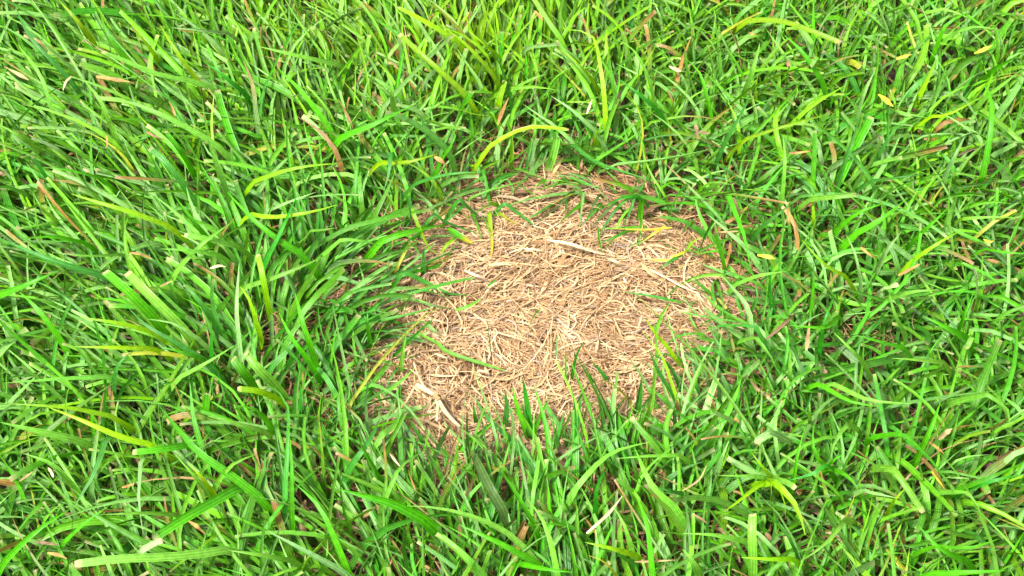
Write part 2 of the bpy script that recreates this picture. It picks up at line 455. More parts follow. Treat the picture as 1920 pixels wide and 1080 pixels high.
# ------------------------------------------------------------------ blades that stand out one by one
# places read off the photograph in nine tiles (three times enlarged); points run from root to tip.
# colour, width, points; flags: c square cut pale tip, U stands upright, L lies low, K droops, F frayed fork, >X fades to colour X at the tip
TILE = dict(A=(0, 0), B=(640, 0), C=(1280, 0), D=(0, 360), E=(640, 360), F=(1280, 360), G=(0, 720), H=(640, 720), I=(1280, 720))
RAW = '''
A p 42 c 1150,470 880,415 700,340 515,270
A b 50 cU 1410,1050 1330,850 1260,650 1210,460
A y 30 U 1250,1060 1210,880 1190,700 1205,520
A p 45 - 1200,800 1000,690 800,600 620,545
A p 45 - 1270,1060 1210,900 1165,760
A y 35 - 1080,410 990,290 900,140
A y 40 - 850,280 780,190 710,90
A u 40 - 380,430 240,290 150,180 80,20
A p 35 - 290,620 230,430 100,250
A d 28 cU 310,1075 230,950 165,860
A d 24 U 90,1060 85,950 80,870
A p 40 - 1900,360 1700,320 1450,260
A l 35 >t 1440,640 1420,480 1370,340
A u 25 U 1475,800 1465,620 1505,440
A u 45 c 1040,1050 930,910 815,810
A b 40 c 1050,900 970,790 910,715
A p 50 - 200,830 100,760 0,700
A d 45 - 1370,520 1250,420 1150,350
A l 28 - 1290,190 1130,170 960,155
A b 24 U 1130,320 1115,200 1100,90
A y 40 - 500,200 420,100 330,0
A b 30 - 560,1000 400,960 240,940
A y 35 - 1430,1020 1600,960 1760,930 1900,920
A b 44 - 1840,700 1700,520 1560,380
A p 38 - 620,700 560,560 470,450
A b 40 - 700,330 600,180 560,60
A y 22 U 1080,840 1090,770 1095,700
B y 40 c 690,520 500,350 290,160
B y 42 c 640,220 450,110 280,20
B b 34 cU 900,400 900,280 905,150
B y 34 cU 1010,400 1000,260 980,100
B y 44 cU 880,640 895,540 930,430
B y 36 - 840,400 690,240 560,140
B b 26 U 300,560 330,380 355,240
B b 50 - 0,770 180,700 320,630 400,600
B p 40 - 290,590 280,480 250,400
B l 30 - 130,600 130,510 160,440
B y 36 - 1480,560 1460,400 1410,200 1255,165
B l 30 - 1430,740 1300,620 1180,540
B b 40 U 1030,500 1040,380 1035,290
B p 32 - 985,490 1080,440 1160,415
B y 26 - 1400,430 1300,330 1220,270
B p 30 - 1740,480 1690,350 1620,260 1540,220
B d 38 - 1780,620 1650,510 1560,450
B u 40 - 1290,810 1430,910 1600,970 1760,1020
B p 62 cFK 1215,760 1190,880 1140,1005
B y 40 c 830,830 900,780 1050,715 1200,720 1340,740
B u 30 - 420,1030 600,980 850,965
B y 40 - 210,920 380,910 540,865
B u 48 K 275,850 270,960 240,1070
B b 30 - 560,900 640,770 590,680
B y 24 - 860,655 740,640 620,600
B y 26 U 1370,280 1385,120 1390,-20
B y 30 U 1150,200 1170,80 1190,-20
B l 18 U 1480,200 1485,120 1480,40
B u 36 U 1620,230 1635,100 1620,-20
B b 50 c 680,600 710,550 745,490
B l 26 c 1050,265 1150,255 1270,245
B y 44 - 1440,745 1455,710 1470,665
B y 34 U 820,330 740,200 690,60
B y 36 U 760,300 800,160 830,20
B b 40 - 480,330 330,200 200,110
C y 40 c 380,110 560,120 740,180 950,265
C b 64 cU 860,1060 960,850 1080,620
C u 36 - 900,950 960,780 1000,640
C y 42 U 1300,600 1360,480 1420,350
C b 32 cU 730,1060 740,880 745,700
C u 30 - 240,800 340,620 390,500
C y 36 U 415,600 410,500 425,410
C p 40 - 370,460 410,340 435,240
C b 34 - 150,600 100,420 20,330
C d 32 U 470,260 475,130 445,10
C b 28 U 730,290 735,130 735,-10
C b 44 - 780,450 680,300 570,195
C p 34 cK 760,320 730,360 700,400
C l 28 - 1000,590 1040,480 1085,390
C p 44 - 1700,550 1820,460 1910,390
C b 44 - 1710,880 1735,720 1735,560 1690,470
C l 34 - 1490,960 1550,840 1590,760
C b 40 - 1750,390 1840,340 1920,290
C p 36 U 1240,640 1235,560 1250,450
C y 30 - 1390,660 1500,640 1690,540
C u 36 - 1120,840 1180,750 1240,680
C u 28 - 1060,1020 1200,1000 1390,975
C y 30 - 360,780 540,720 820,640
C p 34 - 565,1050 575,900 565,760
C d 26 U 1580,330 1570,250 1590,150
C b 34 - 1900,1060 1800,930 1650,860
C p 36 - 1520,190 1640,150 1770,165
C p 36 >t 1050,300 900,330 780,395
C b 40 - 860,545 930,530 960,500
C b 34 - 1440,230 1490,130 1620,65
D b 62 c 850,690 720,560 560,420
D p 60 c 1020,760 860,600 740,480 680,420
D u 40 - 1150,950 980,840 820,750 705,630
D l 36 - 1120,830 980,740 830,715
D y 34 - 870,790 680,740 450,705
D y 34 - 860,880 650,875 420,870
D b 44 - 330,820 220,670 110,560
D b 60 - -20,590 150,520 330,440
D u 48 - 620,480 400,420 200,350 0,260
D p 30 - 690,350 500,360 300,340
D p 34 - 740,470 705,320 700,220 720,140
D p 40 c 1340,310 1180,265 990,235
D y 36 - 960,200 760,120 560,60 400,10
D b 50 - 1700,360 1500,220 1360,90 1280,0
D l 34 - 1340,810 1330,640 1345,400
D p 36 - 1380,535 1600,460 1840,355
D y 36 - 1440,730 1400,600 1340,520
D p 38 - 1000,430 1150,280 1320,160
D d 40 - 1490,390 1580,220 1670,20
D l 30 - 1500,110 1640,50 1780,0
D y 34 - 1400,130 1560,140 1760,110 1900,70
D y 40 c 1500,600 1470,440 1440,320
D p 60 c 1540,1080 1440,980 1360,870
D b 60 c 1420,1080 1350,990 1290,910
D b 40 - 1730,940 1640,820 1570,680
D p 34 - 1000,1050 1180,950 1340,850
D d 34 U 1190,1050 1188,900 1190,730
D u 40 - 640,1070 670,960 760,890
D p 44 - 600,1040 350,1050 20,1075
D b 40 - 1160,950 1020,900 890,870
D b 30 - 480,290 300,250 110,265
D p 36 - 290,140 230,90 190,10
D d 24 U 520,1070 550,1000 580,920
D b 50 - 1150,240 1060,130 980,20
D u 28 U 1780,310 1785,180 1790,60
D p 30 - 1740,220 1820,212 1900,200
D u 44 - 1190,710 1110,600 1020,500
D b 40 - 1750,880 1700,730 1660,570
D p 36 - 1240,360 1080,330 900,320
E y 32 LK 395,95 450,230 500,330 560,345
E y 24 L 560,342 600,290 650,250
E u 34 K 510,130 640,190 810,245
E b 46 L>Y 600,200 670,250 745,292
E y 36 K>Y 830,110 842,230 848,320 820,440
E u 30 K 380,20 390,130 400,250
E b 52 - 230,270 400,220 600,180
E p 34 K 0,265 120,275 240,310
E u 40 K 350,450 480,510 600,570 740,580
E b 26 - 330,470 480,430 580,400 640,280
E u 36 U 460,480 463,370 465,280
E n 16 L 410,600 530,640 640,665
E p 24 L 640,665 720,640 790,595
E d 16 L 820,535 845,512 870,490
E l 34 L 470,735 510,770 555,800
E d 22 U 260,960 400,820 540,690
E p 36 U 330,1060 345,900 370,760
E p 28 L 420,790 540,850 600,900 780,960 940,1010
E d 16 U 1260,1090 1262,960 1258,840
E d 30 U 1290,1090 1320,930 1370,830
E l 20 U 1210,950 1211,880 1210,810
E n 8 U 850,980 830,800 815,680
E d 24 U 1430,1090 1390,1030 1340,970
E u 28 U 1510,1080 1460,1010 1410,955
E p 28 U 1755,1090 1775,900 1760,740
E p 30 U 1755,820 1800,700 1860,595
E y 26 U 1930,1010 1840,880 1770,800 1705,705
E u 22 L 1920,622 1740,585 1570,560
E p 30 - 2140,460 2010,475 1910,520 1836,580 1780,645
E Y 18 L 1860,200 1700,212 1520,205
E Y 20 L 1820,190 1750,240 1680,290
E b 30 K 1690,30 1685,200 1660,360
E u 28 K 1560,80 1480,190 1435,290
E l 30 K 1362,0 1350,100 1340,200
E u 30 KF 920,60 1010,130 1110,210 1105,245
E b 30 K>Y 890,120 950,160 1010,205
E u 26 L 1920,350 1850,390 1790,435
E d 14 L 1640,190 1560,240 1430,300
E n 28 - 1300,0 1200,90 1100,170
E n 26 - 1540,60 1470,130 1400,205
E n 24 - 1450,20 1410,90 1380,170
E u 34 - 690,70 620,140 560,190
E u 30 K 660,40 730,100 800,165
E n 24 U 60,1080 120,940 270,850
E u 30 - 280,700 180,720 60,770
E b 28 - 160,830 145,740 150,660
F b 36 cU 250,480 215,340 180,200
F b 40 K 260,20 300,130 350,260 380,430
F u 34 - 440,200 530,130 620,60
F b 56 - 970,240 1120,150 1265,35
F p 36 c 720,40 870,25 1020,10
F l 40 - 1110,400 1160,310 1230,225
F l 36 - 1000,490 970,350 920,240
F y 34 - 920,480 790,400 670,270
F d 34 U 510,700 490,550 500,420
F b 30 U 720,700 735,530 735,400
F p 34 - 300,520 430,470 590,445
F l 50 - 380,740 360,640 220,470
F u 34 - 380,680 420,580 400,490
F p 50 c>w 1660,550 1650,450 1610,390
F w 40 c 1130,545 1190,525 1250,510
F b 40 - 1560,760 1600,650 1640,560
F u 34 K 410,755 230,750 95,795
F p 42 K 400,820 480,900 530,1000
F u 40 K 90,880 200,900 270,975
F p 40 - 1570,610 1470,550 1370,510
F p 36 cK 1630,810 1600,870 1560,905
F b 46 - 1600,820 1480,760 1360,700
F b 36 - 1250,880 1100,840 950,800
F p 34 - 1020,960 940,880 850,790
F p 32 - 1470,960 1330,945 1180,935
F y 30 - 1300,380 1450,280 1560,220
F b 36 - 1700,320 1810,340 1920,345
F y 28 U 740,210 735,120 725,0
F p 36 - 1240,780 1190,680 1160,560
F p 36 - 1180,590 1300,560 1450,550
F p 34 U 602,1075 603,970 605,880
F b 40 - 900,180 1000,110 1140,60
F p 30 - 1220,110 1300,140 1370,165
F b 34 - 1330,240 1400,180 1500,80
F u 36 - 1130,700 1060,780 990,860
F d 36 - 780,830 800,720 850,600
F b 34 - 880,700 800,760 600,750
G b 50 - 1420,600 1250,480 1100,370 900,130
G b 56 c 1360,575 1150,690 950,810 800,915
G b 44 c 1060,345 880,370 690,390
G y 40 - 860,350 660,290 450,200 270,130
G y 36 - 630,185 400,135 45,110
G p 56 - 450,320 230,270 0,215
G b 40 U 1190,620 1160,450 1090,200 1070,0
G b 50 cU 1150,200 1160,120 1170,30
G p 40 - 1470,260 1320,220 1170,180
G l 36 K 795,420 780,640 805,840
G u 36 - 1600,600 1620,300 1610,100 1500,0
G p 50 c 1280,935 980,970 650,985 330,1025
G p 36 - 1220,555 1310,450 1440,395
G p 40 - 400,560 290,450 130,390
G u 44 K 600,300 530,500 410,700
G b 40 - 20,1000 200,830 400,700
G l 44 - 1920,1050 1700,930 1500,825
G p 34 - 1640,995 1460,960 1280,935
G p 50 - 1150,580 1060,480 980,390
G y 40 - 1190,600 1130,520 1050,440
G y 40 c 1550,75 1430,35 1290,25
G b 50 - 1500,210 1430,140 1320,120
G d 36 U 1680,240 1690,120 1690,0
G p 30 - 1000,740 820,725 570,735
G w 40 c 800,935 880,890 960,870
G b 38 - 1640,680 1640,450 1620,230
G b 40 - 1920,960 1800,700 1660,560
G b 34 - 360,890 480,780 620,680
G p 36 - 1340,300 1270,320 1180,320
H n 62 - 900,700 820,560 760,430 680,290
H u 50 - 1090,470 950,310 820,190 740,60
H b 44 - 1080,780 980,610 870,450
H b 50 U 1240,700 1190,500 1150,230 1080,0
H p 24 - 1080,610 1110,400 1080,270 900,85
H d 22 U 1300,550 1320,200 1290,0
H p 36 - 1330,570 1450,440 1560,370 1740,325
H p 44 - 1210,1050 1180,900 1130,760 1045,645
H b 34 U 1240,870 1180,750 1160,540
H p 46 - 1080,980 950,850 780,760 560,700 370,685
H b 44 - 1100,1010 900,900 660,790
H p 50 - 790,1070 700,970 570,845
H b 70 - 460,760 300,680 130,630 -20,590
H p 44 - 215,300 350,190 530,95
H p 32 - 250,640 330,470 480,365
H b 56 - 190,480 130,370 70,260
H b 40 U 320,190 325,90 330,0
H u 40 - 60,450 150,330 220,190
H b 36 - 690,340 800,260 900,170
H p 44 - 1880,700 1740,560 1650,360
H b 44 - 1750,1070 1720,800 1650,600
H p 44 - 1630,920 1590,790 1530,690
H p 36 U 1320,980 1325,820 1325,680
H y 36 - 1650,960 1500,920 1370,890
H d 40 - 1430,690 1440,570 1500,470
H u 52 U 1660,200 1680,60 1690,-40
H p 40 U 1680,280 1740,130 1770,-90
H p 26 - 1900,400 1720,405 1540,420
H y 24 >Y 1540,1070 1480,1000 1390,965
H u 34 U 1190,420 1220,280 1260,150
H d 34 U 760,230 750,170 740,100
H u 40 U 920,260 930,120 920,30
H u 34 U 470,350 420,260 370,180
H b 30 U 1520,330 1600,240 1640,120
H u 36 - 1920,620 1840,600 1760,580
H b 36 - 1000,1010 1150,1040 1300,1060
I p 52 c 395,980 390,850 395,690
I p 42 cK 1190,480 1300,640 1390,780
I p 36 - 1160,510 1020,420 870,355
I b 44 K 1230,280 1350,380 1430,470 1520,610
I b 40 - 1340,370 1400,240 1450,100
I p 40 K 930,230 860,310 830,430
I l 50 cK 500,270 430,310 400,385
I l 34 K 190,165 90,230 75,310
I b 34 - 770,0 820,30 950,100 1120,130
I p 36 - 850,0 1050,90 1290,110
I b 30 - 630,510 650,380 690,240
I p 44 K 910,770 800,900 660,1000
I u 30 - 640,950 590,850 530,760
I d 40 - 1600,590 1760,540 1900,510
I b 36 - 1560,590 1720,530 1920,440
I p 44 K 1600,610 1660,680 1680,770
I l 36 - 1010,600 1100,620 1200,640
I y 36 - 1170,690 1200,640 1250,590
I p 40 - 360,890 180,850 0,840
I p 60 - 100,1090 50,990 0,930
I y 34 - 620,985 480,985 330,975
I b 40 - 1400,1070 1600,1060 1820,1050
I b 50 - 1600,1000 1440,920 1330,800
I b 30 - 1420,915 1620,920 1780,870
I p 44 K 1700,60 1820,130 1840,230
I l 26 - 1490,525 1550,528 1610,530
I d 40 U 1030,260 1040,200 1045,140
I l 36 - 210,440 235,380 260,320
I p 38 - 715,200 713,150 715,100
'''
# dry pieces: name, colour, width, flags, points, label
DRY = '''
A|dry_leaf|o|30|-|985,650 950,570|short orange dry leaf tip poking up between long pale blades
A|dry_leaf|o|40|-|540,430 640,445 730,460|broad orange-tan dead leaf lying flat under a long pale blade
A|dry_leaf|t|30|U|480,310 510,240 530,180|upright tan and green withered leaf with pointed tip
A|dry_leaf|t|35|-|160,450 90,410 25,375|withered blade with tan square end sloping up from dark green grass
A|dry_leaf|o|18|-|600,830 602,790 598,760|thin bright orange dead leaf sliver standing in dark green grass
A|dry_leaf|c|26|K|400,430 370,460 355,505|small curled cream dead leaf hanging over dark grass
A|dry_leaf|k|22|L|820,740 880,770 950,795|reddish brown dead stalk lying low in a dark gap
B|dry_stalk|k|16|U|1245,490 1220,430 1195,375|straight pinkish tan dry stalk standing alone in upright grass
B|dry_stalk|k|18|U|1075,570 1100,430 1100,370|slim bent brownish dry stalk beside a bright upright blade
B|dry_leaf|t|30|L|1165,1030 1200,960 1250,880|tan dead leaf beside the broad pale blade with frayed cut end
B|dry_leaf|k|24|L|1340,980 1348,930 1355,890|small brownish dead leaf standing at the far rim of the patch
B|dry_leaf|o|40|L|520,880 555,900 595,935|wide orange dead leaf under a yellow-green blade
B|dry_leaf|o|36|-|880,700 900,640 940,550|orange dead leaf at the foot of a thick bright blade
B|dry_leaf|c|26|-|1380,640 1395,600 1410,560|little cream dead leaf in the grass behind the patch
B|dry_leaf|o|34|-|1085,60 1110,85 1135,115|orange dead leaf among tall yellow-green blades
B|dry_leaf|c|34|-|1840,370 1880,390 1920,400|cream and pink dry leaf with ragged end
C|dry_leaf|Y|44|-|1100,530 1135,555 1185,600|bright yellow-orange dying leaf with green rim
C|dry_leaf|Y|36|-|1200,330 1245,318 1290,305|flat yellow-green dying leaf next to cut pale blades
C|dry_leaf|Y|34|-|1640,300 1690,280 1745,252|yellow dying leaf with cream end lying on the lawn
C|dry_leaf|k|38|-|80,780 78,740 72,690|pinkish brown dead leaf standing up from dark grass
C|dry_leaf|k|28|-|85,735 115,745 155,752|pinkish brown dead leaf lying sideways in dark grass
C|dry_leaf|o|24|-|600,860 660,858 725,848|flat orange-tan dead leaf strip lying across pale blades
C|dry_leaf|k|36|L|600,390 595,365 588,335|dark reddish brown dead leaf down in a gap
C|dry_leaf|o|30|-|370,180 390,190 415,200|crumpled orange-brown dead leaf scrap
D|dry_leaf|o|26|-|730,340 790,350 855,375|orange-brown dead leaf tip lying among long pale blades
D|dry_leaf|t|22|-|900,530 935,515 970,500|little tan dead leaf between blue-green blades
D|dry_straw|c|24|-|1180,430 1230,415 1270,420|small yellow-tan withered leaf under a pale arching blade
E|dry_straw|c|30|L|1160,270 1280,290 1400,330 1480,352|thick pale cream straw lying on the dead patch
E|dry_straw|c|30|L|1490,372 1540,390 1592,412|short thick cream straw end beside the long pale one
E|dry_straw|c|26|L|690,440 760,470 835,492|flat whitish straw lying on the matted dead grass
E|dry_straw|c|24|L|830,410 900,404 970,408|wide cream straw lying just below a yellowed hanging blade
E|dry_straw|Y|20|L|1740,380 1820,384 1900,378|flat pale yellow dead blade under a blue-green one
E|dry_straw|c|22|L|520,905 570,925 620,935|short white straw near the near left rim of the matted dead grass
E|dry_straw|c|22|L|765,1003 810,1012 855,1030|white straw crossed by the long green blade lying on the patch
E|dry_straw|k|16|L|1075,640 1090,560 1060,420|purplish brown straw running across the middle of the patch
E|dry_straw|c|16|L|1670,760 1690,690 1700,640|thin light straw on the patch beside a crossing pair of blades
F|dry_leaf|o|34|-|590,85 597,135 603,195|pointed orange-tan dead leaf standing between dark blades
F|dry_leaf|k|34|-|285,30 305,80 322,135|brownish dead leaf beside a long drooping green blade
F|dry_leaf|o|30|-|1210,470 1270,440 1335,405|orange-tan dead leaf lying between pale blades
F|dry_stalk|c|14|U|1310,800 1290,720 1320,645|thin cream dry stalk with a bend, standing in green grass
F|dry_stalk|t|20|-|200,225 255,224 312,220|short tan straw lying level behind a square cut blade
F|dry_leaf|Y|34|-|420,355 470,362 522,376|stubby yellow-green dying leaf lying on dark grass
F|dry_leaf|k|34|-|470,830 560,750 650,670|long pinkish tan dying leaf with brown streaks
F|dry_leaf|t|36|-|695,890 705,810 712,735|broad tan-green withered leaf standing below a green one
F|dry_leaf|o|30|-|1000,310 1045,345 1095,375|golden brown dead leaf near a pale blue-green blade
F|dry_leaf|Y|26|-|1690,265 1725,280 1755,270|yellow curled dead leaf scrap on dense green grass
F|dry_leaf|o|24|U|1480,690 1478,650 1482,620|small orange dead leaf tip standing by a dark hole
G|dry_leaf|o|30|-|1060,770 1105,800 1155,845|golden tan dead leaf under a broad bright blade
G|dry_leaf|o|30|-|265,950 320,960 375,982|orange dead leaf with pointed end lying on curly grass
G|dry_straw|t|24|-|110,545 155,515 210,475|tan dry straw crossing a green tuft
G|dry_leaf|o|24|-|685,582 720,572 755,560|small orange dead leaf in a dark hollow
G|dry_leaf|o|24|U|1425,135 1428,95 1432,60|upright orange-brown leaf sliver beside a green blade
G|dry_leaf|c|26|U|855,105 865,85 878,62|small cream pointed leaf tip sticking up
G|dry_straw|c|22|-|270,470 290,500 300,530|short cream straw between curled blades
G|dry_leaf|k|30|-|200,890 260,895 330,905|brown dead leaf lying under arching pale blades
H|dry_straw|c|28|-|1380,840 1500,730 1580,630|long pinkish white dry straw lying across green blades
H|dry_leaf|o|30|U|1068,545 1072,500 1085,450|golden dry leaf standing among tall front blades
H|dry_leaf|t|28|U|1128,450 1130,410 1132,370|small tan dry leaf tip beside a tall bright blade
H|dry_straw|t|20|-|1650,1000 1780,995 1880,990|level tan dry straw among pale green blades
H|dry_straw|t|18|-|1780,992 1765,970 1752,945|short tan straw forking off a level one
H|dry_stalk|k|14|U|735,650 715,560 700,490|dark brownish thin stalk in a gap between bright blades
H|dry_stalk|c|16|-|270,390 310,440 350,485|pale pinkish straw beside a yellow-green blade
H|dry_stalk|k|18|U|1300,260 1290,160 1275,80|brown dry stalk standing among the blades in front of the patch
I|dry_leaf|t|44|-|1440,310 1475,280 1515,250|broad tan dead leaf stub lying beside a dark hole
I|dry_leaf|o|28|-|1385,325 1425,355 1470,392|orange-tan dead leaf lying under a drooping blade
I|dry_leaf|Y|28|-|1400,490 1435,540 1475,592|narrow yellow-orange dying leaf beside a drooping green blade
I|dry_stalk|t|18|-|0,600 90,540 135,460|curved golden tan dry stalk near a dark gap
I|dry_leaf|o|28|U|130,760 145,700 155,650|reddish brown dead leaf standing in a shady gap
I|dry_leaf|k|24|-|60,735 100,755 140,785|brown dead leaf lying near a reddish upright one
I|dry_leaf|t|26|U|1795,780 1820,850 1850,900|pointed tan dead leaf between bright right-leaning blades
I|dry_leaf|o|30|-|290,190 305,205 320,220|small golden dead leaf in dark grass beside the patch
'''
# shoots whose blades spring from one stem
SHOOTS = [
    ('pale starry grass shoot whose narrow blades spread from one stem', [
        ('I', 'y', 34, '-', '490,525 400,590 300,670 230,720'), ('I', 'p', 36, '-', '500,540 420,520 200,515'),
        ('I', 'p', 36, 'c', '510,530 600,560 670,620'), ('I', 'y', 24, 'K', '520,540 570,650 580,760'),
        ('I', 'y', 50, 'K', '530,560 640,690 690,850'), ('I', 'y', 22, 'K', '490,540 500,600 490,680'), ('I', 'y', 26, '-', '500,530 420,430 385,380')]),
    ('bright slim shoot with two side blades at the near right rim of the patch', [
        ('H', 'y', 24, 'U', '1920,210 1880,60 1850,-30 1800,-160 1700,-290'), ('H', 'u', 30, 'U', '1900,150 1840,20 1790,-60 1730,-190'),
        ('H', 'u', 28, 'U', '1920,60 1840,-110 1720,-180')]),
    ('dark green shoot of upright blades in front of the dead patch', [
        ('H', 'd', 40, 'U', '1070,330 1050,150 1020,-40'), ('H', 'b', 30, 'U', '1075,330 1110,200 1180,60'), ('H', 'b', 34, 'U', '1060,330 1000,160 960,20'),
        ('H', 'u', 30, 'U', '1065,330 1040,200 1010,90')]),
    ('low yellowed shoot at the far right rim of the dead patch', [
        ('F', 'y', 20, 'L', '20,330 60,280 120,250'), ('F', 'Y', 18, 'L', '20,330 -20,350 -70,370'), ('F', 'b', 22, '-', '20,330 60,330 110,350'), ('F', 'y', 20, '-', '20,330 40,290 40,240')]),
    ('leafy tuft of wide bright blades springing up among drooping ones', [
        ('I', 'b', 40, '-', '820,470 760,420 730,330 740,230'), ('I', 'b', 36, '-', '820,470 930,520 1000,610'), ('I', 'd', 34, 'K', '810,460 720,510 580,545'),
        ('I', 'b', 30, '-', '820,460 870,410 910,395')]),
    ('fanned tuft of thin yellow-green blades growing tall behind the patch', [
        ('B', 'y', 28, 'U', '880,300 850,180 800,60'), ('B', 'y', 26, 'U', '890,300 880,160 860,20'), ('B', 'y', 24, 'U', '900,300 940,160 990,20'), ('B', 'b', 30, 'U', '910,300 990,180 1060,10'),
        ('B', 'y', 26, '-', '870,300 770,220 690,150')]),
    ('tuft of dark narrow blades leaning over the far rim of the patch', [
        ('E', 'd', 24, '-', '1640,20 1560,80 1490,190'), ('E', 'u', 26, '-', '1650,20 1620,120 1560,230'), ('E', 'd', 20, '-', '1660,20 1560,40 1440,110'), ('E', 'u', 24, 'U', '1650,30 1700,-40 1730,-110')]),
]
LAND = [((825, 755), 'the forked dry stalk'), ((1447, 895), 'the pale starry shoot'), ((1600, 280), 'a broad dark blade'), ((1830, 505), 'a white-tipped blade'),
        ((1665, 187), 'a bright yellow dying leaf'), ((1090, 465), 'the thick cream straw'), ((895, 870), 'a broad dull olive blade'), ((225, 535), 'twin fat cut blades'),
        ((430, 200), 'a tall upright pair of blades'), ((1140, 960), 'the long pinkish white straw'), ((260, 1055), 'a long level cut blade'), ((1412, 1000), 'a wide stubby cut blade'),
        ((918, 470), 'a yellow-tipped hanging blade'), ((1035, 305), 'a broad blade with frayed end'), ((215, 145), 'a flat orange-tan dead leaf'), ((1590, 35), 'an arching yellow-green blade'),
        ((700, 940), 'a broad deep green blade'), ((930, 60), 'the fanned yellow-green tuft'), ((1760, 890), 'a yellow-orange dying leaf'), ((1480, 155), 'a dark reddish leaf'),
        ((620, 650), 'the shady grass by the patch'), ((1480, 400), 'a pointed orange-tan dead leaf'), ((1700, 610), 'a bent cream stalk'), ((350, 880), 'a long crossing bright blade'),
        ((60, 880), 'a tan straw on a tuft'), ((1200, 760), 'the slim shoot by the patch'), ((700, 260), 'a wide bent bright blade')]
CWORD = dict(b='bright green', y='yellow-green', d='deep green', p='pale green', u='blue-green', l='pale bluish', n='dull olive', w='whitish green', Y='yellow')
prng = np.random.default_rng(5)


def resample(P, k):
    """smooth curve through points P (m,d) at k even steps"""
    P = np.asarray(P, float)
    m = len(P)
    A = np.vstack([2 * P[0] - P[1], P, 2 * P[-1] - P[-2]])
    out = []
    for i in range(m - 1):
        p0, p1, p2, p3 = A[i:i + 4]
        t = np.linspace(0, 1, 12, endpoint=False)[:, None]
        out.append(.5 * (2 * p1 + (p2 - p0) * t + (2 * p0 - 5 * p1 + 4 * p2 - p3) * t * t + (3 * p1 - p0 - 3 * p2 + p3) * t ** 3))
    out = np.vstack(out + [P[-1:]])
    s = np.r_[0, np.cumsum(np.linalg.norm(np.diff(out, axis=0), axis=1))]
    q = np.linspace(0, s[-1], k)
    return np.stack([np.interp(q, s, out[:, j]) for j in range(out.shape[1])], 1)


def parse(tile, pts):
    o = TILE[tile]
    return np.array([[float(v) / 3 for v in p.split(',')] for p in pts.split()]) + np.array(o, float)


def centre_line(px, flags, dry=False, foot_at=None):
    """photo points -> a curve in the turf; heights follow the turf's own height at that place"""
    P = resample(px, 13)
    t = np.linspace(0, 1, len(P))
    g = at(P[:, 0], P[:, 1], .012)[:, :2]
    h = canopy(g)
    if 'U' in flags:
        h0 = max(.004, .35 * h[0]); z = h0 + (max(.036, h.max() * 1.15) - h0) * t ** .85
        ln = np.hypot(*(P[-1] - P[0])) * MPP
        z = np.minimum(z, h0 + .85 * ln * t + .004)
    elif 'L' in flags:
        z = h * .9 + .0062 + .003 * np.sin(np.pi * t)
    elif 'K' in flags:
        z = h * (1.32 - .25 * t) + .004 * np.sin(np.pi * t) * (1 - t) + .002
    else:
        z = h * (.95 + .42 * t) + .006 * np.sin(np.pi * t) * (h / .03) + .001
    if dry and 'U' not in flags and 'L' not in flags:
        z = h * .94 + .001 + .003 * t
    C = at(P[:, 0], P[:, 1], z)
    # carry the hidden foot of the blade on down into the soil
    if not (dry and 'U' not in flags) and not ('L' in flags and h[0] < .02):
        back = unit(C[0] - C[2]); z0 = C[0, 2] + .005
        run = back * np.array([1, 1, 0]) * z0 * .55
        foot = np.array([C[0] + run * .6 - np.array([0, 0, z0 * .5]), C[0] + run * .75 - np.array([0, 0, z0])])[::-1]
        if foot_at is not None:                         # feet of one tuft draw together
            foot[0, :2] = foot[0, :2] * .6 + foot_at[:2] * .4
        C = np.vstack([foot, C])
    return resample(C, 12)


